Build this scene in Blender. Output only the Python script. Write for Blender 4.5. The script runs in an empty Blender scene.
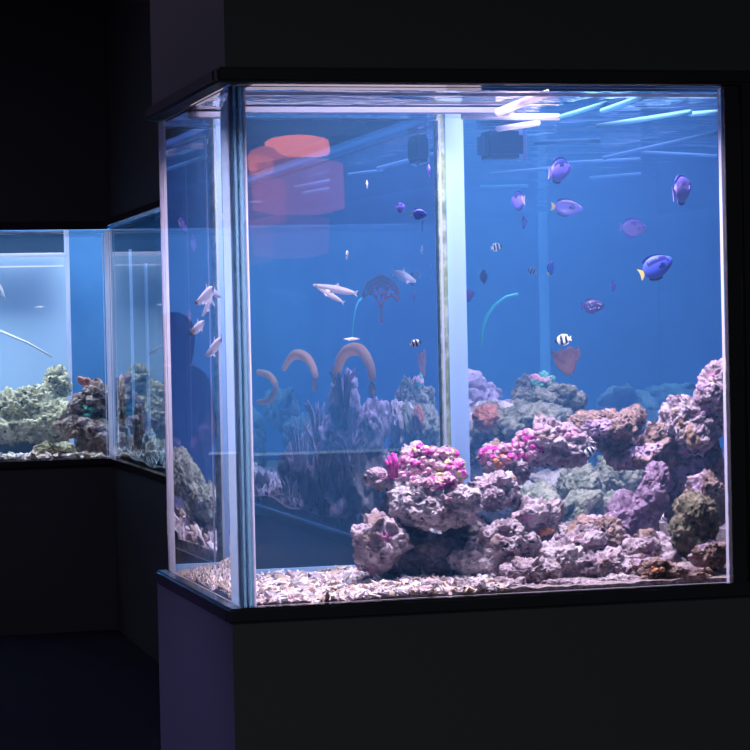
import bpy, bmesh, math, random
from mathutils import Vector, Matrix, noise
from mathutils.bvhtree import BVHTree
R = math.radians
noise.seed_set(7); random.seed(7)
SC = bpy.context.scene
COL = SC.collection

# ------------------------------------------------------------------ camera and tank measures (metres)
CX, CY, CZ = -1.1042, -5.404, 1.5
YAW, PITCH, ROLL, FOC = 0.2587, 0.0174, 0.0215, 2426.6
W, D1, Y2, ZB, ZT = 1.19, 0.9584, 7.0074, 0.8819, 2.0724
PXA, PXB = 0.697, 0.779            # the long side glass runs from (PXA, D1) to (PXB, Y2)
XR, YB, XL = 3.4, 8.3, -3.0        # far walls of the tank
ZS = 2.058                         # water level
NW = 1.333

fw = Vector((math.sin(YAW)*math.cos(PITCH), math.cos(YAW)*math.cos(PITCH), -math.sin(PITCH)))
rt = Vector((math.cos(YAW), -math.sin(YAW), 0))
up = rt.cross(fw)
CAMP = Vector((CX, CY, CZ))
cam_d = bpy.data.cameras.new('camera'); cam = bpy.data.objects.new('camera', cam_d); COL.objects.link(cam)
m = Matrix((rt, up, -fw)).transposed()
roll = Matrix.Rotation(-ROLL, 3, 'Z')
cam.matrix_world = Matrix.Translation(CAMP) @ (m @ roll).to_4x4()
cam_d.sensor_fit = 'HORIZONTAL'; cam_d.sensor_width = 36; cam_d.lens = FOC/750*36
cam_d.clip_start = .05; cam_d.clip_end = 100
SC.camera = cam

# ------------------------------------------------------------------ sight lines through the water
def ray(px, py):
    c, s = math.cos(ROLL), math.sin(ROLL)
    X, Y = px-375, py-375
    a, b = c*X - s*Y, s*X + c*Y
    return (fw + rt*(a/FOC) - up*(b/FOC)).normalized()
def refr(d, n, eta):
    ci = -d.dot(n); k = 1-eta*eta*(1-ci*ci)
    if k < 0: return d + n*(2*ci)
    return (d*eta + n*(eta*ci-math.sqrt(k))).normalized()
S2N = Vector((-(Y2-D1), (PXB-PXA), 0)).normalized()
def hit_plane(o, d, p, n): return o + d*((Vector(p)-o).dot(n)/d.dot(n))
FN = Vector((0, -1, 0)); SN = Vector((-1, 0, 0))
def through_front(px, py):
    d = ray(px, py); p = hit_plane(CAMP, d, (0, 0, 0), FN)
    return p, refr(d, FN, 1/NW)
def through_side(px, py):
    d = ray(px, py); p = hit_plane(CAMP, d, (0, 0, 0), SN)
    return p, refr(d, SN, 1/NW)
def through_nook(px, py):          # front glass, back pane, nook, long side glass
    p, d = through_front(px, py)
    q = hit_plane(p, d, (0, D1, 0), FN); d = refr(d, FN, NW)
    s = hit_plane(q, d, (PXA, D1, 0), S2N)
    return s, refr(d, S2N, 1/NW)
def through_long(px, py):
    d = ray(px, py); p = hit_plane(CAMP, d, (PXA, D1, 0), S2N)
    return p, refr(d, S2N, 1/NW)
def through_rear(px, py):
    d = ray(px, py); p = hit_plane(CAMP, d, (0, Y2, 0), FN)
    return p, refr(d, FN, 1/NW)
def at(px, py, y, via=through_front):
    p, d = via(px, py); return p + d*((y-p.y)/d.y)
def along(px, py, t, via):
    p, d = via(px, py); return p + d*t
def scale_at(px, py, y, via=through_front):      # metres per pixel, up the picture
    return (at(px, py-5, y, via)-at(px, py+5, y, via)).z/10

# ------------------------------------------------------------------ materials
def mat(name):
    mm = bpy.data.materials.new(name); mm.use_nodes = True
    nt = mm.node_tree; nt.nodes.clear()
    out = nt.nodes.new('ShaderNodeOutputMaterial')
    return mm, nt, out
def N(nt, t, **kw):
    n = nt.nodes.new(t)
    for k, v in kw.items():
        if k in n.inputs: n.inputs[k].default_value = v
        else: setattr(n, k, v)
    return n
def ramp(nt, stops, interp='LINEAR'):
    n = nt.nodes.new('ShaderNodeValToRGB'); e = n.color_ramp.elements; n.color_ramp.interpolation = interp
    while len(e) < len(stops): e.new(.5)
    for q, (p, c) in zip(e, stops): q.position = p; q.color = (*c, 1)
    return n
def plain(name, col, rough=.5, spec=.5, metal=0, bump=0, bscale=60):
    mm, nt, out = mat(name)
    b = N(nt, 'ShaderNodeBsdfPrincipled', **{'Base Color': (*col, 1), 'Roughness': rough, 'Specular IOR Level': spec, 'Metallic': metal})
    nt.links.new(b.outputs[0], out.inputs[0])
    if bump:
        tc = N(nt, 'ShaderNodeTexCoord'); nz = N(nt, 'ShaderNodeTexNoise', Scale=bscale, Detail=6.0)
        bp = N(nt, 'ShaderNodeBump', Strength=bump, Distance=.01)
        nt.links.new(tc.outputs['Object'], nz.inputs['Vector']); nt.links.new(nz.outputs[0], bp.inputs['Height']); nt.links.new(bp.outputs[0], b.inputs['Normal'])
    return mm
def mottled(name, cols, scale=22, spots=None, rough=.85, bump=1.0, bscale=62, detail=9, trans=0):
    """noise-mottled stone or growth: cols is a ramp; spots = (colour, noise scale, threshold)"""
    mm, nt, out = mat(name)
    tc = N(nt, 'ShaderNodeTexCoord')
    nz = N(nt, 'ShaderNodeTexNoise', Scale=scale, Detail=float(detail), Roughness=.65)
    nt.links.new(tc.outputs['Object'], nz.inputs['Vector'])
    k = len(cols); rp = ramp(nt, [(.3+.4*i/(k-1), c) for i, c in enumerate(cols)])
    nt.links.new(nz.outputs[0], rp.inputs[0]); colour = rp.outputs[0]
    for sc_, (c, s, th) in enumerate(spots or []):
        n2 = N(nt, 'ShaderNodeTexNoise', Scale=s, Detail=4.0); mp = N(nt, 'ShaderNodeMapping'); mp.inputs['Location'].default_value = (3.1*sc_+1, 7.7, 1.3*sc_)
        nt.links.new(tc.outputs['Object'], mp.inputs[0]); nt.links.new(mp.outputs[0], n2.inputs['Vector'])
        r2 = ramp(nt, [(th, (0, 0, 0)), (th+.06, (1, 1, 1))]); nt.links.new(n2.outputs[0], r2.inputs[0])
        mx = N(nt, 'ShaderNodeMix', data_type='RGBA'); nt.links.new(r2.outputs[0], mx.inputs[0]); nt.links.new(colour, mx.inputs[6]); mx.inputs[7].default_value = (*c, 1)
        colour = mx.outputs[2]
    b = N(nt, 'ShaderNodeBsdfPrincipled', **{'Roughness': rough, 'Specular IOR Level': .2})
    nt.links.new(colour, b.inputs['Base Color'])
    n3 = N(nt, 'ShaderNodeTexNoise', Scale=float(bscale), Detail=8.0, Roughness=.7); nt.links.new(tc.outputs['Object'], n3.inputs['Vector'])
    bp = N(nt, 'ShaderNodeBump', Strength=bump, Distance=.012); nt.links.new(n3.outputs[0], bp.inputs['Height']); nt.links.new(bp.outputs[0], b.inputs['Normal'])
    nt.links.new(b.outputs[0], out.inputs[0])
    return mm

# water surfaces: a true refracting boundary at every pane, a rippled reflecting top, and hazy blue water in between
M_WATER, nt, out = mat('water_boundary')
g = N(nt, 'ShaderNodeBsdfGlass', IOR=NW, Roughness=0.0); nt.links.new(g.outputs[0], out.inputs[0])

M_TOP, nt, out = mat('water_top')
tc = N(nt, 'ShaderNodeTexCoord'); mp = N(nt, 'ShaderNodeMapping'); mp.inputs['Scale'].default_value = (1.3, 3.2, 1)
nz = N(nt, 'ShaderNodeTexNoise', Scale=2.2, Detail=3.0, Roughness=.5, Distortion=.6)
bp = N(nt, 'ShaderNodeBump', Strength=.5, Distance=.03)
fr = N(nt, 'ShaderNodeFresnel', IOR=NW); tr = N(nt, 'ShaderNodeBsdfTransparent'); gl = N(nt, 'ShaderNodeBsdfGlossy', Roughness=.0)
mx = N(nt, 'ShaderNodeMixShader')
L = nt.links.new
L(tc.outputs['Object'], mp.inputs[0]); L(mp.outputs[0], nz.inputs['Vector']); L(nz.outputs[0], bp.inputs['Height'])
L(bp.outputs[0], gl.inputs['Normal']); L(fr.outputs[0], mx.inputs[0]); L(tr.outputs[0], mx.inputs[1]); L(gl.outputs[0], mx.inputs[2]); L(mx.outputs[0], out.inputs[0])

M_HAZE, nt, out = mat('blue_water')
va = N(nt, 'ShaderNodeVolumeAbsorption', Color=(.36, .80, .95, 1), Density=.17)
vs = N(nt, 'ShaderNodeVolumeScatter', Color=(.13, .41, .88, 1), Density=.13, Anisotropy=.2)
ad = N(nt, 'ShaderNodeAddShader'); nt.links.new(va.outputs[0], ad.inputs[0]); nt.links.new(vs.outputs[0], ad.inputs[1]); nt.links.new(ad.outputs[0], out.inputs['Volume'])

M_PANE, nt, out = mat('pane_face')
t_ = N(nt, 'ShaderNodeBsdfTransparent', Color=(.975, .985, 1, 1)); nt.links.new(t_.outputs[0], out.inputs[0])
def edge_mat(name, col, k=.72):
    mm, nt, out = mat(name)
    d = N(nt, 'ShaderNodeBsdfDiffuse', Color=(*col, 1)); t = N(nt, 'ShaderNodeBsdfTranslucent', Color=(*col, 1)); x = N(nt, 'ShaderNodeMixShader'); x.inputs[0].default_value = k
    nt.links.new(d.outputs[0], x.inputs[1]); nt.links.new(t.outputs[0], x.inputs[2]); nt.links.new(x.outputs[0], out.inputs[0])
    return mm
M_EDGE = edge_mat('glass_edge_lavender', (.90, .88, .99), .78)
M_EDGEB = edge_mat('glass_edge_pale_blue', (.55, .75, .98))
M_TEAL, nt, out = mat('joint_teal')
t_ = N(nt, 'ShaderNodeBsdfTransparent', Color=(.62, .86, .92, 1)); d_ = N(nt, 'ShaderNodeBsdfDiffuse', Color=(.05, .22, .26, 1)); x_ = N(nt, 'ShaderNodeMixShader'); x_.inputs[0].default_value = .22
nt.links.new(t_.outputs[0], x_.inputs[1]); nt.links.new(d_.outputs[0], x_.inputs[2]); nt.links.new(x_.outputs[0], out.inputs[0])
M_ALGAE = mottled('joint_algae', [(.05, .06, .03), (.22, .26, .12), (.40, .45, .40)], 30, None, .8, .3)
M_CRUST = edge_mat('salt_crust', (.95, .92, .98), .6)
M_STREAK = edge_mat('cyan_streak', (.22, .48, .66), .5)
M_BLACK = plain('black_laminate', (.040, .041, .043), .7, .15, bump=.03, bscale=300)
M_TRIM = plain('black_trim', (.02, .02, .024), .12, .22)
M_SOFFIT = plain('black_soffit', (.016, .016, .02), .55, .08)
M_CEIL = plain('ceiling_black', (.01, .01, .012), .9)
M_BACK = mottled('blue_back_wall', [(.03, .10, .28), (.05, .16, .38), (.09, .23, .46)], .9, None, .8, .05, 3)
M_BASE = plain('tank_bottom', (.25, .23, .25), .9)

M_FLOOR, nt, out = mat('speckled_dark_floor')
tc = N(nt, 'ShaderNodeTexCoord'); n1 = N(nt, 'ShaderNodeTexNoise', Scale=170.0, Detail=2.0); r1 = ramp(nt, [(.5, (.006, .006, .010)), (.68, (.014, .014, .022)), (.76, (.12, .12, .16))])
b = N(nt, 'ShaderNodeBsdfPrincipled', **{'Roughness': .95, 'Specular IOR Level': .05})
L = nt.links.new; L(tc.outputs['Object'], n1.inputs['Vector']); L(n1.outputs[0], r1.inputs[0]); L(r1.outputs[0], b.inputs['Base Color']); L(b.outputs[0], out.inputs[0])

LILAC = mottled('lilac_rock', [(.10, .06, .09), (.36, .27, .32), (.62, .52, .57), (.20, .14, .17)], 20, [((.32, .21, .15), 13, .57), ((.60, .24, .46), 19, .63), ((.07, .05, .07), 55, .62)])
PALE = mottled('pale_rock', [(.16, .11, .15), (.46, .38, .42), (.74, .65, .69), (.32, .25, .28)], 22, [((.66, .36, .54), 16, .62), ((.40, .28, .20), 12, .64), ((.08, .06, .08), 50, .63)])
BROWN = mottled('brown_rock', [(.07, .045, .04), (.24, .155, .13), (.44, .31, .28), (.16, .10, .08)], 20, [((.55, .40, .55), 12, .57), ((.5, .25, .10), 18, .64), ((.05, .03, .03), 50, .62)])
OLIVE = mottled('olive_rock', [(.04, .04, .03), (.15, .14, .09), (.30, .27, .19), (.10, .08, .06)], 26, [((.24, .20, .26), 14, .66)])
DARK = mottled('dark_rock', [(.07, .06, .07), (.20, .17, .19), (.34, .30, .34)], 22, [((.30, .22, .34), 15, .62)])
GREEN = mottled('greenish_rock', [(.06, .075, .06), (.20, .23, .18), (.42, .43, .35), (.15, .17, .12)], 20, [((.45, .42, .30), 14, .62)])
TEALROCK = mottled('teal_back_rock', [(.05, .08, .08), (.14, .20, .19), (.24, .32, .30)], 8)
GREY = mottled('grey_violet_rock', [(.20, .18, .22), (.54, .50, .56), (.84, .80, .86), (.38, .34, .40)], 12, [((.20, .45, .38), 9, .66), ((.45, .25, .40), 12, .66)])
CREAM = mottled('cream_rock', [(.16, .14, .08), (.46, .42, .28), (.74, .68, .50), (.36, .32, .20)], 13, [((.10, .09, .05), 24, .60)])
REEFBROWN = mottled('brown_reef', [(.06, .035, .03), (.28, .17, .15), (.60, .46, .42), (.18, .10, .09)], 14, [((.55, .40, .50), 10, .60)])
ORANGE = mottled('orange_growth', [(.45, .16, .08), (.70, .28, .14), (.80, .45, .28)], 25)
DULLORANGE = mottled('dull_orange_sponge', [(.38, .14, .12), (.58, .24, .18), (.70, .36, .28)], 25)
MAG = mottled('magenta_coral', [(.42, .02, .25), (.75, .08, .48), (.90, .28, .66)], 40)
PINK = mottled('pink_coral', [(.74, .24, .46), (.92, .52, .70), (.97, .78, .84)], 40)
YEL = mottled('yellow_coral', [(.60, .50, .20), (.80, .72, .40), (.9, .82, .6)], 40)
AQUA = mottled('aqua_coral', [(.10, .45, .35), (.2, .7, .55), (.5, .9, .75)], 40)
PURP = mottled('purple_sponge', [(.16, .09, .15), (.32, .21, .32), (.48, .36, .50)], 25, [((.88, .82, .95), 45, .66)])
TAN = mottled('tan_mottled', [(.45, .36, .26), (.62, .50, .36), (.70, .60, .46)], 12)
CHIPS = [plain('chip_white', (.88, .82, .86), .8), plain('chip_pink', (.74, .56, .58), .8), plain('chip_tan', (.58, .46, .36), .8), plain('chip_grey', (.38, .34, .38), .8), plain('chip_dark', (.16, .12, .13), .8)]
SAND = mottled('coarse_sand', [(.16, .12, .12), (.36, .29, .29), (.56, .48, .49)], 70, [((.35, .22, .2), 40, .62)])
PIPE = plain('pale_plastic', (.86, .85, .92), .35)
PUMP = plain('dark_blue_plastic', (.02, .02, .10), .4)
TEALARC = plain('teal_arc', (.05, .75, .62), .3)

# ------------------------------------------------------------------ object helpers
def tag(o, label=None, cat=None, group=None, kind=None):
    if label: o['label'] = label
    if cat: o['category'] = cat
    if group: o['group'] = group
    if kind: o['kind'] = kind
    return o
def link(name, bm, mats, parent=None, smooth=True, loc=None):
    me = bpy.data.meshes.new(name)
    if loc is not None: bmesh.ops.translate(bm, verts=bm.verts, vec=-Vector(loc))
    bm.to_mesh(me); bm.free()
    for q in (mats if isinstance(mats, (list, tuple)) else [mats]): me.materials.append(q)
    if smooth:
        for p in me.polygons: p.use_smooth = True
    o = bpy.data.objects.new(name, me); COL.objects.link(o)
    if loc is not None: o.location = loc
    if parent: o.parent = parent
    return o
def bbox(bm, x0, x1, y0, y1, z0, z1, mi=0):
    v = [bm.verts.new((x, y, z)) for x in (x0, x1) for y in (y0, y1) for z in (z0, z1)]
    fs = [(0, 1, 3, 2), (4, 6, 7, 5), (0, 4, 5, 1), (2, 3, 7, 6), (0, 2, 6, 4), (1, 5, 7, 3)]
    out = []
    for f in fs:
        q = bm.faces.new([v[i] for i in f]); q.material_index = mi; out.append(q)
    return out
def box(name, x0, x1, y0, y1, z0, z1, mt, parent=None, bevel=0):
    c = Vector(((x0+x1)/2, (y0+y1)/2, z0))
    bm = bmesh.new(); bbox(bm, x0, x1, y0, y1, z0, z1)
    if bevel: bmesh.ops.bevel(bm, geom=bm.edges[:], offset=bevel, segments=2, affect='EDGES')
    bmesh.ops.recalc_face_normals(bm, faces=bm.faces)
    o = link(name, bm, mt, None, False, c)
    if parent:
        o.parent = parent; o.location = c - parent.location
    return o
def struct(name, *a, **k):
    o = box(name, *a, **k); o['kind'] = 'structure'; return o
def quad(bm, pts, mi=0):
    f = bm.faces.new([bm.verts.new(p) for p in pts]); f.material_index = mi; return f
def tube(bm, pts, rads, seg=8, mi=0, squash=None):
    pts = [Vector(p) for p in pts]; rings = []
    for i, p in enumerate(pts):
        t = (pts[min(i+1, len(pts)-1)]-pts[max(i-1, 0)]).normalized()
        a = t.cross(Vector((0, 0, 1)))
        if a.length < 1e-3: a = Vector((1, 0, 0))
        a.normalize(); b_ = a.cross(t)
        r = rads[i] if isinstance(rads, (list, tuple)) else rads
        sq = squash or (1, 1)
        rings.append([bm.verts.new(p + (a*math.cos(2*math.pi*k/seg)*sq[0] + b_*math.sin(2*math.pi*k/seg)*sq[1])*r) for k in range(seg)])
    for i in range(len(rings)-1):
        for k in range(seg):
            bm.faces.new([rings[i][k], rings[i][(k+1) % seg], rings[i+1][(k+1) % seg], rings[i+1][k]]).material_index = mi
    bm.faces.new(rings[0][::-1]).material_index = mi; bm.faces.new(rings[-1]).material_index = mi

# ------------------------------------------------------------------ the building: dark walls round a projecting tank
T = .035                                               # trim ledges stand this far proud
ZC = 3.6
struct('floor', -7, 6, -12, 9, -.1, 0, M_FLOOR)
struct('ceiling', -7, 6, -12, 9, ZC, ZC+.1, M_CEIL)
bt = .12
struct('wall_front_lower', -.027, XR+.2, -.027, bt, 0, ZB-.03, M_BLACK)
struct('wall_front_upper', -.012, XR+.2, -.012, bt, ZT+.03, ZC, M_BLACK)
struct('wall_front_right', W+.07, XR+.2, -.004, bt, ZB-.03, ZT+.03, M_BLACK)
struct('wall_side_lower', -.027, bt, bt, D1+.02, 0, ZB-.03, M_BLACK)
struct('wall_side_upper', -.012, bt, bt, D1+.012, ZT+.03, ZC, M_BLACK)
struct('wall_back_lower', bt, PXA, D1-bt, D1+.02, 0, ZB-.03, M_BLACK)
struct('wall_back_upper', bt, PXA, D1-bt, D1+.012, ZT+.03, ZC, M_BLACK)
def slant(name, z0, z1, mt, off0=0, th=bt):
    bm = bmesh.new(); d = Vector((PXB-PXA, Y2-D1, 0)).normalized(); n = Vector((d.y, -d.x, 0))
    a, c = Vector((PXA, D1, 0)), Vector((PXB, Y2, 0))
    pts = [a+n*off0, c+n*off0, c+n*th, a+n*th]
    lo = [bm.verts.new((p.x, p.y, z0)) for p in pts]; hi = [bm.verts.new((p.x, p.y, z1)) for p in pts]
    bm.faces.new(lo); bm.faces.new(hi[::-1])
    for i in range(4): bm.faces.new([lo[i], hi[i], hi[(i+1) % 4], lo[(i+1) % 4]])
    bmesh.ops.recalc_face_normals(bm, faces=bm.faces)
    o = link(name, bm, mt, None, False, (PXA, (D1+Y2)/2, z0)); o['kind'] = 'structure'; return o
slant('wall_nook_lower', 0, ZB-.03, M_BLACK)
slant('wall_nook_upper', ZT+.02, ZC, M_BLACK)
struct('wall_rear_lower', XL, PXB, Y2, Y2+bt, 0, ZB-.02, M_BLACK)
struct('wall_rear_upper', XL, PXB, Y2, Y2+bt, ZT+.02, ZC, M_BLACK)
struct('wall_rear_left', XL-2.2, XL, Y2, Y2+bt, 0, ZC, M_BLACK)
# ledges
def ledge(name, z0, z1):
    bm = bmesh.new()
    bbox(bm, -T, XR+.2, -T, .0 if z1 < 1 else .03, z0, z1); bbox(bm, -T, 0 if z1 < 1 else .03, .0, D1, z0, z1)
    bmesh.ops.bevel(bm, geom=bm.edges[:], offset=.006, segments=3, affect='EDGES')
    o = link(name, bm, M_TRIM if z1 < 1 else M_SOFFIT, None, False, (0, 0, z0)); o['kind'] = 'structure'
    return o
ledge('trim_1', ZB-.034, ZB+.002); ledge('trim_2', ZT, ZT+.034)
struct('trim_3', XL, PXB, Y2-.02, Y2, ZB-.028, ZB+.002, M_TRIM)
struct('trim_4', XL, PXB, Y2-.03, Y2, ZT-.012, ZT+.03, M_TRIM, bevel=.006)
slant('trim_5', ZB-.028, ZB+.001, M_TRIM, -.02, .0); slant('trim_6', ZT, ZT+.03, M_TRIM, -.03, .0)
bm = bmesh.new(); bbox(bm, W+.006, W+.042, -.02, .0, ZB, ZT); bbox(bm, W+.046, W+.075, -.032, .0, ZB, ZT)
tr7 = link('trim_7', bm, M_TRIM, None, False, (W, 0, ZB)); tr7['kind'] = 'structure'
# inside of the tank
struct('wall_tank_right', XR, XR+.1, .1, YB, ZB-.1, ZC, M_BACK)
struct('wall_tank_back', XL, XR+.1, YB, YB+.1, ZB-.1, ZC, M_BACK)
struct('wall_tank_left', XL-.1, XL, Y2+bt, YB, ZB-.1, ZC, M_BACK)

struct('wall_rear_backdrop', .15, at(67, 300, 8.25, through_rear).x, YB-.012, YB, ZB-.02, ZT, plain('pale_blue_backdrop', (.46, .60, .80), .8))
def poly_prism(bm, pts, z0, z1):
    lo = [bm.verts.new((x, y, z0)) for x, y in pts]; hi = [bm.verts.new((x, y, z1)) for x, y in pts]
    n = len(pts)
    bm.faces.new(lo[::-1]); bm.faces.new(hi)
    for i in range(n): bm.faces.new([lo[i], lo[(i+1) % n], hi[(i+1) % n], hi[i]])
def outline(e, xa=None):
    return [(e, e), (XR-e, e), (XR-e, YB-e), (XL+e, YB-e), (XL+e, Y2+e), (PXB+e, Y2+e), (PXA+e, D1-e), (e, D1-e)]
bm = bmesh.new(); poly_prism(bm, outline(.002), ZB-.06, ZB-.03)
bmesh.ops.triangulate(bm, faces=bm.faces); o = link('floor_tank', bm, M_BASE, None, False); o['kind'] = 'structure'
# water: the refracting boundary on the air side, the rippled top, the hazy body
bm = bmesh.new(); z0, z1 = ZB-.02, ZT
quad(bm, [(0, 0, z0), (W+.006, 0, z0), (W+.006, 0, z1), (0, 0, z1)])
quad(bm, [(0, D1, z0), (0, 0, z0), (0, 0, z1), (0, D1, z1)])
quad(bm, [(PXA, D1, z0), (0, D1, z0), (0, D1, z1), (PXA, D1, z1)])
quad(bm, [(PXB, Y2, z0), (PXA, D1, z0), (PXA, D1, z1), (PXB, Y2, z1)])
quad(bm, [(XL, Y2, z0), (PXB, Y2, z0), (PXB, Y2, z1), (XL, Y2, z1)])
wb = link('water', bm, M_WATER, None, False); tag(wb, kind='structure', label='clear blue water filling the whole glass tank', cat='water')
bm = bmesh.new(); f = bm.faces.new([bm.verts.new((x, y, ZS)) for x, y in outline(.001)]); bmesh.ops.triangulate(bm, faces=[f])
ws = link('water_surface', bm, M_TOP, wb, False); ws['kind'] = 'structure'
bm = bmesh.new(); poly_prism(bm, outline(.003), ZB-.02, ZS-.004); bmesh.ops.triangulate(bm, faces=bm.faces)
wh = link('haze', bm, M_HAZE, wb, False); wh['kind'] = 'structure'

# panes: clear faces, lavender cut edges
def pane(name, x0, x1, y0, y1, z0, z1, edge=M_EDGE, thin='y'):
    bm = bmesh.new(); fs = bbox(bm, x0, x1, y0, y1, z0, z1)
    bmesh.ops.recalc_face_normals(bm, faces=bm.faces)
    for f in bm.faces:
        f.material_index = 0 if abs(getattr(f.normal, thin)) > .9 else 1
    o = link(name, bm, [M_PANE, edge], None, False, ((x0+x1)/2, (y0+y1)/2, z0)); o['kind'] = 'structure'
    return o
pane('window_1', .033, W+.03, .002, .03, ZB, ZT-.006)
w2 = pane('window_2', .002, .03, .03, D1-.03, ZB, ZT-.006, thin='x')
w3 = pane('window_3', .03, PXA, D1-.03, D1-.002, ZB, ZT-.02)
bm = bmesh.new(); d = Vector((PXB-PXA, Y2-D1, 0)).normalized(); n = Vector((d.y, -d.x, 0)); a, c = Vector((PXA, D1, 0))+d*.05, Vector((PXB, Y2, 0))-d*.03
pts = [a+n*.003, c+n*.003, c+n*.03, a+n*.03]
lo = [bm.verts.new((p.x, p.y, ZB)) for p in pts]; hi = [bm.verts.new((p.x, p.y, ZT-.03)) for p in pts]
for q, mi in ((lo[::-1], 1), (hi, 1)): bm.faces.new(q).material_index = mi
for i in range(4): bm.faces.new([lo[i], lo[(i+1) % 4], hi[(i+1) % 4], hi[i]]).material_index = (0, 1, 0, 1)[i]
w4 = link('window_4', bm, [M_PANE, M_EDGE], None, False, (PXA, 4, ZB)); w4['kind'] = 'structure'
pane('window_5', XL, PXB-.03, Y2+.002, Y2+.03, ZB, ZT-.03)
def strip(bm, x0, x1, y0, y1, z0, z1, face, mi, clear):
    fs = bbox(bm, x0, x1, y0, y1, z0, z1, clear)
    for k in face: fs[{'x0': 0, 'x1': 1, 'y0': 2, 'y1': 3}[k]].material_index = mi
# corner joint of the projecting tank, made of strips
bm = bmesh.new()
for x0, x1, mi in ((.0025, .007, 1), (.007, .0165, 0), (.0165, .0195, 1), (.0195, .030, 0), (.030, .036, 1)):
    strip(bm, x0, x1, .0025, .028, ZB, ZT-.006, ('y0', 'x0') if mi else ('x0', 'x1', 'y0', 'y1'), mi, 2 if mi else 0)
strip(bm, W-.002, W+.005, .0025, .008, ZB, ZT-.006, ('y0',), 1, 2)
cj = link('trim_8', bm, [M_TEAL, M_EDGE, M_PANE], None, False, (0, 0, ZB)); cj['kind'] = 'structure'
bm = bmesh.new(); strip(bm, .003, .012, .03, .115, ZB, ZT-.006, ('x0',), 0, 1)  # added pale strip imitating the front pane's edge refracted in the side glass
o = link('trim_9', bm, [M_EDGEB, M_PANE], None, False, (0, .05, ZB)); o['kind'] = 'structure'
bm = bmesh.new(); strip(bm, .003, .02, D1-.11, D1-.062, ZB, ZT-.006, ('x0',), 0, 1); strip(bm, .003, .02, D1-.05, D1-.003, ZB, ZT-.006, ('x0',), 0, 1)
o = link('trim_10', bm, [M_EDGE, M_PANE], None, False, (0, .9, ZB)); o['kind'] = 'structure'
# post where the back pane meets the long side glass
box_post = bmesh.new(); bbox(box_post, PXA-.004, PXA+.018, D1-.002, D1+.028, ZB-.02, ZT, 1); bbox(box_post, PXA+.018, PXA+.066, D1-.012, D1+.028, ZB-.02, ZT, 0)
o = link('trim_11', box_post, [M_EDGEB, M_ALGAE], None, False, (PXA, D1, ZB)); o['kind'] = 'structure'
# rear corner seam
bm = bmesh.new(); bbox(bm, PXB-.018, PXB+.000, Y2+.003, Y2+.035, ZB, ZT-.02); o = link('trim_12', bm, M_EDGE, None, False, (PXB, Y2, ZB)); o['kind'] = 'structure'
# stiffening bar with salt crust along the top of the back pane, and its pale bottom bead
bm = bmesh.new(); zb_ = at(340, 112, .50).z; bbox(bm, .03, PXA+.10, .50, .56, zb_, zb_+.024, 0); bbox(bm, .03, PXA+.10, .50, .56, zb_+.024, min(ZS-.003, zb_+.034), 1)
o = link('trim_13', bm, [M_EDGE, M_CRUST], None, False, (.3, .5, 2.02)); o['kind'] = 'structure'
bm = bmesh.new(); bbox(bm, .03, PXA-.01, D1-.05, D1-.032, ZB-.02, ZB+.018); o = link('trim_14', bm, M_EDGEB, None, False, (.3, D1, ZB)); o['kind'] = 'structure'
bm = bmesh.new(); strip(bm, .04, W+.005, .034, .046, ZS-.010, ZS-.002, ('y0',), 0, 1); o = link('trim_15', bm, [M_EDGE, M_PANE], None, False, (.6, .04, ZS)); o['kind'] = 'structure'

# ------------------------------------------------------------------ rocks
BUILT = []                                            # world-space triangles for resting corals on rocks
def disp(p, seed, style):
    q = p + Vector((seed*3.17, seed*1.31, -seed*2.3))
    if style == 'lumpy':
        f1 = noise.voronoi(q*2.6)[0][0]
        return .34*noise.fractal(q*1.2, .9, 2.1, 3) + .20*(.5-f1) + .06*noise.fractal(q*7, .8, 2, 3)
    if style == 'popcorn':
        f1 = noise.voronoi(q*4.2)[0][0]; f2 = noise.voronoi(q*9)[0][0]
        return .22*noise.fractal(q*1.2, .9, 2, 2) + .26*(.45-f1) + .12*(.4-f2)
    f1 = noise.voronoi(q*3.1)[0][0]; f2 = noise.voronoi(q*6.5)[0][0]
    n1 = noise.noise(q*2.4+Vector((9, 1, 4)))
    pit = -max(0, .22+.25*n1-f1)*1.3 - max(0, .20-f2)*.6
    return .40*noise.fractal(q*1.1, .9, 2.2, 4) + .17*(.45-f1)*(n1 < 0) + .13*(.4-f2) + .07*noise.fractal(q*8, .7, 2.1, 3) + pit
def lump(bm, c, r, rot, seed, style, sub, amp=1.0):
    """one noisy ellipsoid: centre c, radii r (Vector), rotation matrix"""
    ret = bmesh.ops.create_icosphere(bm, subdivisions=sub, radius=1)
    mean = (r.x*r.y*r.z)**(1/3)
    for v in ret['verts']:
        nrm = v.co.normalized()
        e = Vector((nrm.x*r.x, nrm.y*r.y, nrm.z*r.z))
        d = disp(e/mean, seed, style)*amp
        if style != 'popcorn':
            q = e/mean + Vector((seed*1.9, -seed, seed*.7))
            e = e + (noise.noise_vector(q*1.6)*.20 + noise.noise_vector(q*4)*.07)*mean*amp
        v.co = c + rot @ (e + nrm*d*mean)
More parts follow.
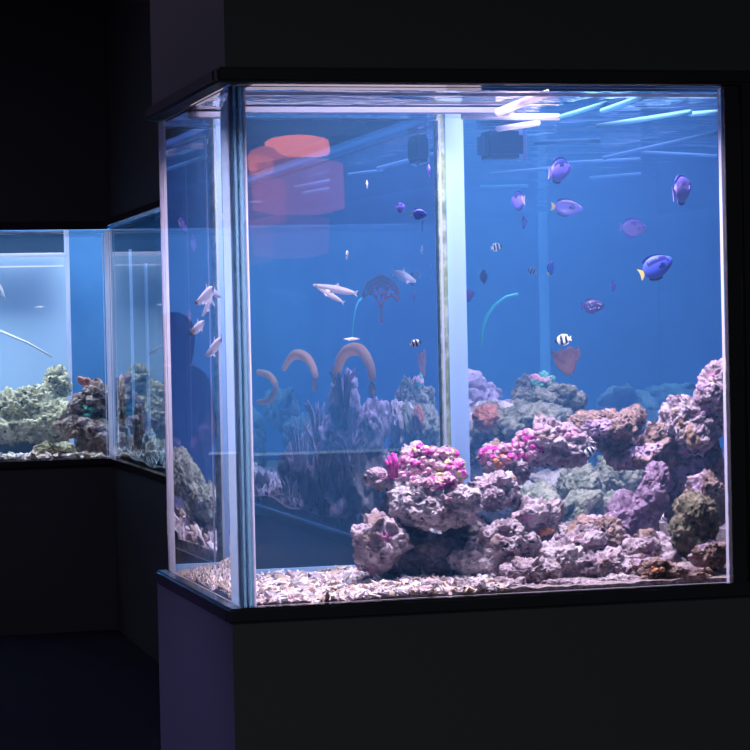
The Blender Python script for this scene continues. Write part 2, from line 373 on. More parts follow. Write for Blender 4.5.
def rock(name, px, py, y, w, h, dep, mt, seed, label, tilt=0, style='pitted', subs=5, n=4, via=through_front, group=None, cat='rock', amp=1.0, t=None, floor=None, colors=None):
    rnd = random.Random(seed*77+3)
    c = along(px, py, t, via) if t is not None else at(px, py, y, via)
    if t is not None:
        s = (along(px, py-5, t, via)-along(px, py+5, t, via)).z/10
    else: s = scale_at(px, py, y, via)
    wide = via in (through_nook, through_long)
    r = Vector((w*s/2*(2.6 if wide else 1), dep/2, h*s/2))
    if wide: subs = min(subs, 4)
    if c.y > 4 and via is not through_rear: subs = min(subs, 4)
    if style == 'popcorn' and via is through_rear: amp *= 1.6
    rot = Matrix.Rotation(-R(tilt), 3, 'Y')
    if wide: rot = Matrix.Rotation(-.75, 3, 'Z') @ rot
    if via is through_front: rot = Matrix.Rotation(-.15, 3, 'Z') @ rot
    bm = bmesh.new()
    lump(bm, Vector((0, 0, 0)), r*.88, rot, seed, style, subs+1, amp)
    for k in range(n):
        th, ph = rnd.uniform(0, 2*math.pi), rnd.uniform(-.9, .9)
        dv = Vector((math.cos(th)*math.cos(ph)*r.x, -abs(math.sin(th)*math.cos(ph))*r.y*.8, math.sin(ph)*r.z))*.66
        lr = Vector((r.x, r.y, r.z))*rnd.uniform(.34, .52)
        lump(bm, rot @ dv, lr, rot @ Matrix.Rotation(rnd.uniform(-.6, .6), 3, 'X'), seed+k*1.7+.4, style, subs, amp)
    o = link(name, bm, mt, None, True)
    o.location = c
    lowest = min(v.co.z for v in o.data.vertices)+c.z
    if lowest < ZB-.02:
        for v in o.data.vertices:
            if v.co.z+c.z < ZB-.02: v.co.z = ZB-.02-c.z+.25*(v.co.z+c.z-ZB+.02)*.2
    # keep everything inside the water
    for v in o.data.vertices:
        wx, wy = v.co.x+c.x, v.co.y+c.y
        if wy < .045: v.co.y = .045-c.y
        if wy < D1+.02 and wx < PXA+.075 and c.y < D1 and wy > D1-.045: v.co.y = D1-.045-c.y
        if wy < D1 and wx < .05: v.co.x = .05-c.x
        if c.y > D1 and c.y < Y2 and wx < PXB+.05: v.co.x = PXB+.05-c.x
        if wx > XR-.02: v.co.x = XR-.02-c.x
        if c.y > Y2 and wy < Y2+.05 and wx < PXB+.06: v.co.y = Y2+.05-c.y
    tag(o, label, cat, group)
    BUILT.append(o)
    return o
def bvh_of(objs):
    vs, fs = [], []
    for o in objs:
        b0 = len(vs); vs += [o.location+v.co for v in o.data.vertices]; fs += [[b0+i for i in p.vertices] for p in o.data.polygons]
    return BVHTree.FromPolygons(vs, fs)

# -- the reef behind the front glass
rock('rock', 382, 545, .34, 66, 60, .22, LILAC, 11, 'lilac-grey boulder at the left foot of the reef, beside bare gravel', 10)
rock('rock', 436, 503, .36, 96, 52, .26, PALE, 12, 'broad pale pitted slab under the pink coral at left of the reef', -12, subs=6)
rock('rock', 432, 470, .46, 74, 48, .24, LILAC, 13, 'lilac rock crowned with pink and magenta coral beside the glass post', -8)
rock('rock', 394, 481, .46, 60, 20, .16, LILAC, 14, 'flat lilac ledge jutting left below a small magenta coral tuft', -14, n=3)
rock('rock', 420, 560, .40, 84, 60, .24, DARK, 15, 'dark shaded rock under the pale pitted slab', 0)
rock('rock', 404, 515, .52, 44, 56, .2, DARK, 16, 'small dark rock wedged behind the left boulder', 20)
rock('rock', 492, 492, .48, 50, 40, .22, LILAC, 17, 'lilac rock under the start of the rock arch, next to the glass post', 10)
rock('rock', 522, 528, .44, 92, 40, .20, LILAC, 18, 'long lilac slab leaning down to the right under the arch', 28)
rock('branching_rock', 492, 558, .30, 78, 40, .16, PALE, 19, 'knobbly pale lilac finger-shaped rock low at the front', -4, style='lumpy', n=6)
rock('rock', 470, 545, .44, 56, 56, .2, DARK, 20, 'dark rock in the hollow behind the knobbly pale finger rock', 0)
rock('rock', 505, 462, .62, 58, 40, .22, LILAC, 21, 'rock forming the left springing of the arch, covered in pink coral', -16)
rock('rock', 552, 443, .62, 84, 42, .24, LILAC, 22, 'pink-lilac rock on the left half of the arch', -10, subs=6)
rock('rock', 606, 428, .66, 80, 42, .24, BROWN, 23, 'brown rock at the crown of the arch', 8, subs=6)
rock('rock', 652, 448, .62, 86, 46, .24, BROWN, 24, 'orange-brown rock on the right half of the arch', 14, subs=6)
rock('rock', 694, 425, .58, 66, 72, .28, LILAC, 25, 'tall lilac-brown rock rising to the black frame at the right', -38, subs=6)
rock('rock', 716, 386, .50, 34, 62, .22, LILAC, 26, 'topmost lilac rock against the right edge of the glass', -20)
rock('rock', 700, 478, .62, 58, 78, .28, BROWN, 27, 'dark shaded rock beneath the right end of the arch', 0)
rock('purple_sponge', 650, 500, .46, 34, 84, .10, PURP, 28, 'upright purple fan sponge dotted with white at the right', -24, style='lumpy', n=4, cat='sponge')
rock('purple_sponge', 628, 524, .52, 62, 62, .12, PURP, 29, 'wide dusky purple sponge in the shade left of the upright one', -30, style='lumpy', n=3, cat='sponge')
rock('rock', 694, 525, .22, 50, 76, .18, OLIVE, 30, 'dark olive knobbly rock at the bottom right by the black frame', 0, style='popcorn', n=6)
rock('rock', 676, 480, .75, 44, 110, .2, BROWN, 48, 'dark rock pillar behind the upright purple sponge', 0)
rock('rock', 562, 562, .30, 70, 44, .22, PALE, 31, 'pale lilac rubble rock at the middle of the floor', 6)
rock('rock', 612, 568, .22, 80, 36, .20, LILAC, 32, 'low lilac rock right of the middle on the gravel', -6)
rock('rock', 652, 556, .26, 60, 46, .20, LILAC, 33, 'rounded lilac lump between the low rock and the dark olive rock', 0, style='lumpy')
rock('rock', 600, 535, .46, 56, 44, .2, BROWN, 34, 'brownish rock below the purple sponges', 0)
rock('rock', 545, 535, .55, 60, 36, .2, PALE, 35, 'pale flat rock behind the middle rubble with an orange growth', 0)
rock('rock', 665, 574, .10, 62, 20, .12, BROWN, 36, 'low orange-brown rubble at the bottom right of the glass', -4)
rock('rock', 530, 572, .16, 66, 26, .14, LILAC, 37, 'small lilac rubble rock in front of the hollow', 0)
rock('rock', 470, 586, .09, 40, 16, .08, PALE, 90, 'small pale rubble stone at the front glass, below the knobbly finger rock', 0, n=2)
rock('rock', 560, 588, .10, 52, 20, .09, LILAC, 91, 'lilac rubble stone at the front glass, below the middle of the arch', 0, n=3)
rock('rock', 612, 584, .12, 60, 20, .10, PALE, 92, 'pale rubble stone at the front glass, in front of the low lilac rock', 0, n=3)
rock('rock', 430, 588, .10, 36, 14, .08, LILAC, 93, 'small lilac rubble stone under the dark shaded rock', 0, n=2)
rock('rock', 580, 546, .34, 50, 40, .18, LILAC, 94, 'lilac rock between the middle rubble and the low lilac rock', 12)
rock('rock', 506, 545, .30, 60, 44, .2, LILAC, 95, 'lilac rock behind the right end of the knobbly finger rock', -10)
rock('rock', 640, 585, .10, 70, 16, .10, BROWN, 96, 'low brown rubble strip along the glass at the right', 0, n=3)
rock('rock', 505, 587, .09, 46, 20, .09, LILAC, 97, 'rounded rubble stone at the front glass, under the knobbly finger rock\'s right end', 0, n=3)
rock('rock', 588, 590, .08, 44, 16, .08, PALE, 98, 'small pale rubble stone against the glass, below the middle rubble rock', 0, n=3)
rock('rock', 690, 578, .09, 60, 18, .10, BROWN, 99, 'brown rubble stone against the glass under the olive rock', 0, n=3)
rock('rock', 538, 592, .07, 44, 14, .07, BROWN, 100, 'flat brown rubble stone against the glass, left of the middle', 0, n=2)
rock('rock', 655, 588, .07, 50, 14, .07, PALE, 101, 'flat pale rubble stone against the glass, beside the orange-brown rubble', 0, n=2)
rock('rock', 710, 556, .12, 44, 30, .10, BROWN, 102, 'dark brown rock in the bottom right corner against the black frame', 10, n=3)
rock('rock', 646, 572, .16, 50, 30, .10, BROWN, 103, 'dark brown rock between the lilac lump and the orange-brown rubble', -8, n=3)
rock('rock', 706, 500, .40, 44, 60, .14, BROWN, 104, 'shaded brown rock behind the top of the olive rock', 0, n=3)
# -- greenish rocks seen through the arch and the shelf behind
rock('green_rock', 580, 484, 1.35, 54, 46, .32, GREEN, 38, 'rounded greenish rock framed by the arch', 0, style='popcorn')
rock('green_rock', 622, 474, 1.45, 58, 56, .32, GREEN, 39, 'greenish rock right of the rounded one inside the arch', 30, style='popcorn')
rock('green_rock', 574, 512, 1.2, 70, 32, .28, GREEN, 40, 'long greenish rock sloping down below the rounded one', 34, style='popcorn')
rock('green_rock', 612, 506, 1.2, 52, 26, .24, GREEN, 41, 'small green-grey rock low in the arch opening', 0, style='popcorn')
rock('green_rock', 536, 504, 1.15, 52, 42, .28, GREEN, 42, 'greenish rock at the left inside the arch', 10, style='popcorn')
rock('shelf_rock', 545, 398, 1.75, 78, 34, .42, GREEN, 43, 'topmost pale shelf rock behind the arch', -6, style='pitted')
rock('shelf_rock', 520, 422, 1.6, 96, 40, .42, GREEN, 44, 'second pale shelf rock, just above the pink coral', 10)
rock('shelf_rock', 560, 436, 1.7, 84, 50, .42, GREEN, 45, 'lower shelf rock hidden partly by the arch', 0)
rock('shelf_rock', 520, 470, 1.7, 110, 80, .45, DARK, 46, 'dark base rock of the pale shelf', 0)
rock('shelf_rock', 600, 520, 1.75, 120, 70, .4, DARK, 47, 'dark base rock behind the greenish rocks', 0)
# -- dim rocks far back
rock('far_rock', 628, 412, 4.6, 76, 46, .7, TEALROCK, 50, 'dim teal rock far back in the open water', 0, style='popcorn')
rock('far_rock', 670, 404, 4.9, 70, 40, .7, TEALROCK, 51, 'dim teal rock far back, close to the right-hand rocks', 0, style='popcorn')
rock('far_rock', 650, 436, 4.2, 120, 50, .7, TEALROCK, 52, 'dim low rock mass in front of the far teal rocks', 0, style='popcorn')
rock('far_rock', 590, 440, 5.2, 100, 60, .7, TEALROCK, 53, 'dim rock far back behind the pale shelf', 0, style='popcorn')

# -- rocks seen through the back pane and the long side glass
def nrock(px, py, t, w, h, dep, mt, seed, label, tilt=0, **k):
    return rock('grey_rock', px, py, 0, w*1.3, h, dep, mt, seed, label, tilt, via=through_nook, t=t, **k)
nrock(343, 402, .50, 30, 56, .3, GREY, 60, 'tip of the tall grey-violet rock column in the left half of the tank', 8)
nrock(338, 440, .46, 46, 62, .3, GREY, 61, 'middle of the tall grey-violet rock column', 0)
nrock(330, 488, .46, 64, 62, .35, GREY, 62, 'broad foot of the tall grey-violet rock column')
nrock(372, 432, .50, 30, 56, .3, GREY, 63, 'pale grey rock right of the tall column', 10)
nrock(376, 480, .46, 60, 66, .35, GREY, 64, 'grey rock low beside the lilac reef, behind the back pane')
nrock(404, 428, .46, 26, 56, .3, GREY, 65, 'narrow grey rock just left of the glass post', -8)
nrock(298, 480, .55, 32, 60, .35, DARK, 66, 'dark rock left of the tall column, under the bare branch coral')
nrock(270, 492, .6, 40, 34, .4, GREY, 67, 'low grey rock at the left end behind the back pane')
nrock(412, 490, .46, 50, 80, .3, GREY, 68, 'grey rock at the base of the glass post')
nrock(350, 520, .40, 70, 40, .3, GREY, 69, 'lowest grey rubble rock in front of the tall column')

# -- the rear tank at the left
def rrock(px, py, y, w, h, dep, mt, seed, label, **k):
    return rock(k.pop('name', 'cream_rock'), px, py, y, w, h, dep, mt, seed, label, via=through_rear, **k)
rrock(57, 384, 7.75, 28, 40, .25, CREAM, 70, 'knob of cream popcorn rock standing highest in the far left tank', style='popcorn', n=5)
rrock(34, 408, 7.7, 50, 46, .35, CREAM, 71, 'cream popcorn rock in the middle of the far left pile', style='popcorn', n=6)
rrock(8, 412, 7.7, 52, 50, .4, CREAM, 72, 'cream popcorn rock cut off by the left edge of the picture', style='popcorn', n=6)
rrock(56, 420, 7.6, 40, 44, .35, CREAM, 73, 'cream popcorn rock touching the brown reef', style='popcorn', n=6)
rrock(20, 432, 7.6, 90, 26, .35, CREAM, 74, 'long low cream rock at the foot of the far left pile', style='popcorn', n=6)
rrock(84, 404, 7.35, 34, 24, .25, REEFBROWN, 75, 'upper brown reef rock carrying the green coral', name='brown_reef_rock', n=5)
rrock(98, 396, 7.3, 30, 30, .25, REEFBROWN, 76, 'dark brown reef rock next to the glass corner seam', name='brown_reef_rock', n=5)
rrock(78, 428, 7.3, 44, 26, .25, REEFBROWN, 77, 'middle brown reef rock below the green coral', name='brown_reef_rock', n=5)
rrock(98, 436, 7.25, 40, 44, .25, REEFBROWN, 78, 'low brown reef rock at the glass corner seam', name='brown_reef_rock', n=5)
rrock(54, 450, 7.15, 44, 16, .15, CREAM, 79, 'low sandy rubble rock at the foot of the brown reef', name='brown_reef_rock', n=5)
rrock(96, 412, 7.45, 30, 50, .2, DARK, 80, 'dark core rock of the brown reef', name='brown_reef_rock', n=3)
def lrock(px, py, t, w, h, dep, mt, seed, label, **k):
    return rock('side_reef_rock', px, py, 0, w, h, dep, mt, seed, label, via=through_long, t=t, **k)
lrock(122, 404, .5, 18, 56, .3, REEFBROWN, 81, 'tall brown rock just right of the rear glass seam', n=5)
lrock(124, 440, .5, 24, 44, .3, GREY, 82, 'grey-brown rock low right of the rear glass seam', n=5)
lrock(138, 424, .5, 18, 46, .3, REEFBROWN, 83, 'brown rock behind the narrow long glass, mid height', n=5)
lrock(150, 450, .45, 24, 40, .3, GREY, 84, 'grey rock low behind the long glass near the projecting tank', n=5)

# ------------------------------------------------------------------ corals grown on the rocks
TREE = bvh_of(BUILT)
def colony(name, px, py, rx, ry, n, mts, size, seed, label, cat='coral', via=through_front, group=None):
    rnd = random.Random(seed); bm = bmesh.new(); cs = []
    for k in range(n):
        a, q = rnd.uniform(0, 6.283), math.sqrt(rnd.random())
        p, d = via(px+rx*q*math.cos(a), py+ry*q*math.sin(a))
        h = TREE.ray_cast(p+d*.02, d, 3)
        if h[0] is None: continue
        cs.append((h[0], h[1]))
    if not cs: return None
    keep = []; best = []
    left = list(range(len(cs)))
    while left:
        grp = [left.pop()]; i = 0
        while i < len(grp):
            near = [j for j in left if (cs[j][0]-cs[grp[i]][0]).length < size*2.6]
            grp += near; left = [j for j in left if j not in near]; i += 1
        if len(grp) > len(best): best = grp
    cs = [cs[i] for i in best]
    med = sorted((c[0]-p).length for c in cs)[len(cs)//2]
    base = None
    for c, nn in cs:
        if abs((c-p).length-med) > .22: continue
        if base is None: base = c.copy()
        s = size*rnd.uniform(.55, 1.25); st = len(bm.verts); mi = rnd.randrange(len(mts)); f0 = len(bm.faces)
        ret = bmesh.ops.create_icosphere(bm, subdivisions=3, radius=1)
        for v in ret['verts']:
            e = v.co.copy(); dd = 1+.5*noise.fractal(e*1.8+c*40, .8, 2, 3)
            v.co = c + nn*s*.35 + Vector((e.x, e.y, e.z*.8))*s*dd
            for f in v.link_faces: f.material_index = mi
    o = link(name, bm, mts, None, True, base); tag(o, label, cat, group); return o
colony('pink_coral', 432, 466, 46, 20, 280, [PINK, PINK, PINK, MAG, PALE, PINK, YEL], .0085, 1, 'large pink and pale coral colony on the rock left of the glass post')
colony('magenta_coral', 458, 473, 13, 9, 30, [MAG, MAG, PINK], .009, 2, 'magenta coral cluster at the right end of the large pink colony')
colony('magenta_coral', 444, 482, 20, 6, 26, [MAG, PINK], .007, 9, 'low magenta coral band on the front of the large pink colony')
colony('yellow_coral', 466, 458, 9, 4, 16, [YEL], .006, 3, 'small yellow-green coral edge beside the foot of the glass post')
colony('magenta_coral', 489, 455, 11, 8, 34, [MAG, PINK], .009, 4, 'magenta coral cluster just right of the glass post')
colony('orange_coral', 501, 460, 9, 7, 20, [ORANGE, PINK], .008, 5, 'orange-pink coral among the magenta clusters on the arch')
colony('pink_coral', 522, 445, 20, 15, 90, [PINK, PINK, MAG], .010, 6, 'pink coral colony covering the left springing of the arch')
colony('pink_coral', 556, 436, 28, 10, 70, [PINK, PALE, LILAC, PALE], .010, 7, 'pale pink crust on top of the arch')
colony('magenta_coral', 395, 464, 5, 4, 8, [MAG], .007, 8, 'tiny magenta dot coral on the flat ledge')
colony('green_coral', 541, 380, 11, 5, 18, [AQUA, PINK], .012, 10, 'small green and pink coral on the topmost shelf rock')
colony('orange_growth', 552, 532, 13, 4, 20, [ORANGE, DULLORANGE], .008, 11, 'flat orange growth on the pale rock in the middle')
colony('orange_growth', 660, 571, 24, 5, 26, [ORANGE, BROWN], .007, 12, 'orange-brown growth along the bottom right')
colony('white_polyps', 648, 520, 7, 10, 10, [PURP, PALE], .005, 13, 'white polyps at the foot of the upright purple sponge')
colony('green_coral', 88, 411, 6, 6, 12, [AQUA], .013, 14, 'bright green coral on the brown reef at far left', via=through_rear)
colony('purple_coral', 704, 400, 14, 26, 40, [LILAC, PURP, PALE], .010, 15, 'lilac crust on the tall rock at the right')
colony('green_coral', 321, 410, 6, 8, 14, [AQUA], .02, 16, 'aqua coral on the left flank of the tall grey column', via=through_nook)
# a little magenta branch standing up at the left end of the ledge
bm = bmesh.new(); b0 = at(393, 470, .40)
for k in range(9):
    rn = random.Random(k); a = b0+Vector((rn.uniform(-.012, .012), rn.uniform(-.01, .01), 0)); tip = a+Vector((rn.uniform(-.014, .012), rn.uniform(-.01, .01), rn.uniform(.02, .045)))
    tube(bm, [a-Vector((0, 0, .02)), (a+tip)/2+Vector((.003, 0, 0)), tip], [.005, .0055, .004], 8)
tag(link('branch_coral', bm, MAG, None, True, b0), 'little upright magenta branch coral on the flat ledge', 'coral')
def cup(name, px, py, y, w, h, mt, seed, label, flare=.5, via=through_front, t=None, tilt=0):
    """a flaring fan-shaped sponge on a short stalk, made as a thick curved sheet"""
    c = at(px, py, y, via) if t is None else along(px, py, t, via)
    s = scale_at(px, py, y, via) if t is None else (along(px, py-5, t, via)-along(px, py+5, t, via)).z/10
    Wd, H = w*s*(2.4 if via is through_nook else 1), h*s; bm = bmesh.new(); nu, nv = 18, 10; g = []
    for side in (0, 1):
        rows = []
        for j in range(nv+1):
            v = j/nv; row = []
            for i in range(nu+1):
                u_ = i/nu*2-1
                hw = Wd/2*(flare+(1-flare)*v**.7)
                x = u_*hw+.10*Wd*noise.noise(Vector((u_*1.5, v*3, seed+3))); z = -H/2+H*v+ .22*H*noise.noise(Vector((u_*2.2, v*2, seed)))*v + .10*H*noise.noise(Vector((u_*6, v*3, seed+9)))*v
                yy = .25*Wd*(u_*u_-.5)*v + .03*Wd*noise.noise(Vector((u_*4, v*4, seed+5)))
                th = .10*Wd*(1-.6*v)*(1-.7*u_*u_)
                row.append(bm.verts.new((x, yy+(th if side else -th), z)))
            rows.append(row)
        g.append(rows)
    for j in range(nv):
        for i in range(nu):
            bm.faces.new([g[0][j][i], g[0][j][i+1], g[0][j+1][i+1], g[0][j+1][i]]); bm.faces.new([g[1][j][i], g[1][j+1][i], g[1][j+1][i+1], g[1][j][i+1]])
    for j in range(nv):
        bm.faces.new([g[0][j][0], g[0][j+1][0], g[1][j+1][0], g[1][j][0]]); bm.faces.new([g[0][j][nu], g[1][j][nu], g[1][j+1][nu], g[0][j+1][nu]])
    for i in range(nu):
        bm.faces.new([g[0][0][i], g[1][0][i], g[1][0][i+1], g[0][0][i+1]]); bm.faces.new([g[0][nv][i], g[0][nv][i+1], g[1][nv][i+1], g[1][nv][i]])
    bmesh.ops.recalc_face_normals(bm, faces=bm.faces)
    o = link(name, bm, mt, None, True); o.location = c; o.rotation_euler = (0, R(tilt), -.75 if via is through_nook else 0); tag(o, label, 'sponge'); return o
cup('fan_sponge', 568, 362, 1.7, 32, 26, DULLORANGE, 3, 'dull orange fan sponge standing on the shelf rock behind the arch', .22, tilt=-8)
rock('sponge', 486, 417, 1.45, 28, 26, .12, DULLORANGE, 110, 'brown-orange sponge lump just right of the glass post', 20, style='lumpy', n=3, cat='sponge')
rock('sponge', 87, 382, 7.4, 22, 8, .12, DULLORANGE, 111, 'dull red-orange sponge on top of the brown reef at far left', -28, style='lumpy', n=2, cat='sponge', via=through_rear)
GHOST_TAN = edge_mat('tan_ghost_reflection', (.95, .68, .34), .55)  # for pale ghost reflections in the glass, built as solid arcs
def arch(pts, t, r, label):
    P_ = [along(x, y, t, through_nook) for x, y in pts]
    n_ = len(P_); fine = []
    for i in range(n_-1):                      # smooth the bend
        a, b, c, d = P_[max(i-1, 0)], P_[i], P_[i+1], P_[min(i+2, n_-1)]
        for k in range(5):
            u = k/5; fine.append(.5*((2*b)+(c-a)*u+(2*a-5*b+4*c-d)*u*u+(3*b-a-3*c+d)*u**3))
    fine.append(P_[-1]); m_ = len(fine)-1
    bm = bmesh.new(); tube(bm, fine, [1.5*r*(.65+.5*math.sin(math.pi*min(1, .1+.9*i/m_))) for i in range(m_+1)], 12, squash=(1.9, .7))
    tag(link('ghost_arc', bm, GHOST_TAN, None, True, fine[0]), label, 'coral')
arch([(338, 402), (336, 378), (344, 354), (360, 350), (371, 368), (372, 396)], .26, .017, 'arching tan ghost reflection, built solid, behind the tip of the tall grey column')
arch([(284, 368), (294, 355), (307, 358), (315, 374), (314, 390)], .34, .015, 'arching tan ghost reflection, built solid, left of the tall grey column')
arch([(258, 372), (270, 376), (276, 388), (270, 400), (258, 402)], .36, .013, 'tan ghost reflection curl, built solid, close to the tank corner')
# ghost reflection of a reddish sea fan, built as branches in the water
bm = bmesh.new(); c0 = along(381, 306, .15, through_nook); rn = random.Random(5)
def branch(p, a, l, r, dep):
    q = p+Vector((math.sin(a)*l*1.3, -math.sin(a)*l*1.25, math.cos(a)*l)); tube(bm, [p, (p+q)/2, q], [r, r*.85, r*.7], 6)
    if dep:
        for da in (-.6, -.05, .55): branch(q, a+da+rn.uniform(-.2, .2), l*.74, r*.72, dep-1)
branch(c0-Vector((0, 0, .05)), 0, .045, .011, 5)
tag(link('mirrored_sea_fan', bm, edge_mat('red_sea_fan', (.85, .16, .10), .6), None, True, c0), 'mirrored ghost of a reddish branching sea fan, left of the glass post', 'coral')
# spiky twigs on the tall grey column
for i, (px, py, l, lab) in enumerate([(300, 455, .22, 'bare pale branch coral left of the tall grey column'), (345, 392, .16, 'purple-tipped branch coral at the tip of the tall grey column'), (322, 462, .20, 'pale spiky branch coral on the left flank of the tall grey column'), (352, 462, .18, 'pale spiky branch coral on the front of the tall grey column'), (318, 430, .16, 'small pale branch coral just under the aqua coral'), (290, 500, .14, 'low pale branch coral on the gravel left of the tall grey column')]):
    bm = bmesh.new(); c0 = along(px, py, (.36, .32, .20, .20, .22, .25)[i], through_nook); rn = random.Random(20+i)
    for k in range(9):
        a = rn.uniform(-1, 1); e = c0+Vector((math.sin(a)*l*.8, -math.sin(a)*l*.75, l*rn.uniform(.3, .6)))
        tube(bm, [c0-Vector((0, 0, .12)), c0+(e-c0)*.5+Vector((0, 0, .01)), e], [.016, .012, .006], 7)
    tag(link('branch_coral', bm, PURP if i == 1 else GREY, None, True, c0), lab, 'coral')

# ------------------------------------------------------------------ gravel: a bumpy bed with coral chips, nobody could count it
def bed(name, x0, x1, y0, y1, res, hf, label, chips, chip_area, seed):
    bm = bmesh.new(); nx, ny = int((x1-x0)/res), int((y1-y0)/res); g = []
    for j in range(ny+1):
        g.append([bm.verts.new((x0+(x1-x0)*i/nx, y0+(y1-y0)*j/ny, hf(x0+(x1-x0)*i/nx, y0+(y1-y0)*j/ny))) for i in range(nx+1)])
    for j in range(ny):
        for i in range(nx): bm.faces.new([g[j][i], g[j][i+1], g[j+1][i+1], g[j+1][i]]).material_index = 0
    rim = [g[0][i] for i in range(nx+1)]
    low = [bm.verts.new((v.co.x, v.co.y-.001, ZB-.025)) for v in rim]
    for i in range(nx): bm.faces.new([low[i], low[i+1], rim[i+1], rim[i]])
    rim = [g[j][0] for j in range(ny+1)]; low = [bm.verts.new((v.co.x-.001, v.co.y, ZB-.025)) for v in rim]
    for j in range(ny): bm.faces.new([rim[j], rim[j+1], low[j+1], low[j]])
    rnd = random.Random(seed)
    for k in range(chips):
        ax0, ax1, ay0, ay1, s0, s1 = chip_area
        x, y = rnd.uniform(ax0, ax1), ay0+(ay1-ay0)*rnd.random()**1.5
        s = rnd.uniform(s0, s1); z = hf(x, y)+s*.2; mi = 1+rnd.choices(range(5), (4, 3, 3, 2, 1))[0]
        rot = Matrix.Rotation(rnd.uniform(0, 6.28), 3, 'Z') @ Matrix.Rotation(rnd.uniform(-1.2, 1.2), 3, 'X') @ Matrix.Rotation(rnd.uniform(-.9, .9), 3, 'Y')
        el = Vector((rnd.uniform(.8, 2.6), rnd.uniform(.4, 1.0), rnd.uniform(.35, .9)))
        ret = bmesh.ops.create_icosphere(bm, subdivisions=1, radius=1)
        for v in ret['verts']:
            e = v.co*(1+rnd.uniform(-.4, .4)); v.co = Vector((x, y, z))+rot @ Vector((e.x*el.x, e.y*el.y, e.z*el.z))*s
            for f in v.link_faces: f.material_index = mi
    o = link(name, bm, [SAND]+CHIPS, None, False, ((x0+x1)/2, (y0+y1)/2, ZB)); tag(o, label, 'gravel', kind='stuff'); return o
def h_front(x, y):
    b_ = ZB+.003+.026*max(0, min(1, (x-.15)/.5))*min(1, y*2+.2)
    return b_+.018*noise.noise(Vector((x*5, y*5, .3)))*min(1, .1+y*3)+.006*noise.noise(Vector((x*30, y*30, 2)))
bed('gravel', .034, XR-.05, .034, D1-.035, .012, h_front, 'pale pinkish gravel and coral chips behind the front glass', 3400, (.042, .66, .04, .8, .004, .0125), 3)
def h_mid(x, y): return ZB+.02+.07*max(0, 1-abs(x-PXB-.5)/.5)+.03*noise.noise(Vector((x*2.5, y*2.5, 4)))
bed('gravel', PXB+.04, XR-.03, D1-.03, Y2+.02, .06, h_mid, 'coarse gravel on the tank bottom along the long side glass', 2600, (PXB+.06, PXB+.7, D1+.1, Y2, .012, .028), 4)
def h_rear(x, y): return ZB+.008+.03*noise.noise(Vector((x*3, y*3, 7)))**2+.008*noise.noise(Vector((x*20, y*20, 1)))
bed('gravel', .12, XR-.03, Y2+.035, YB-.01, .04, h_rear, 'thin strip of gravel in the far left tank', 700, (.15, PXB-.05, Y2+.06, Y2+.4, .01, .022), 5)

# ------------------------------------------------------------------ fish
def fmat(name, col, rough=.35): return plain(name, col, rough, .5)
F_VIOLET = fmat('violet_scales', (.17, .12, .62)); F_BLUE = fmat('royal_blue_scales', (.07, .10, .62)); F_NAVY = fmat('navy_marking', (.02, .02, .14)); F_PALEV = fmat('pale_violet_scales', (.34, .26, .78))
F_YELLOW = fmat('yellow_fin', (.90, .72, .18)); F_WHITE = fmat('white_scales', (.88, .88, .92)); F_BLACK = fmat('black_bar', (.015, .015, .03)); F_DARKP = fmat('dark_purple_scales', (.05, .02, .14)); F_EYE = fmat('eye_black', (.01, .01, .01), .1); F_PINKW = edge_mat('pinkish_white_skin', (.94, .90, .96), .35)
def prof(kind, s):              # s: 0 tail base .. 1 snout -> half height, half width, centre
    if kind == 'tang':
        h = .05+.245*math.sin(math.pi*min(1, s**.8*.98+.02))**.75 if s < .985 else .03
        return h, .085*math.sin(math.pi*(s*.86+.1))**.8+.004, 0
    if kind == 'damsel':
        h = .06+.235*math.sin(math.pi*(s*.93+.05))**.8-.03*s
        return max(h, .02), .10*math.sin(math.pi*(s*.86+.1))+.004, 0
    h = .016+.062*math.sin(math.pi*min(1, s**.85*.93+.05))**.9
    return h, h*.8, 0
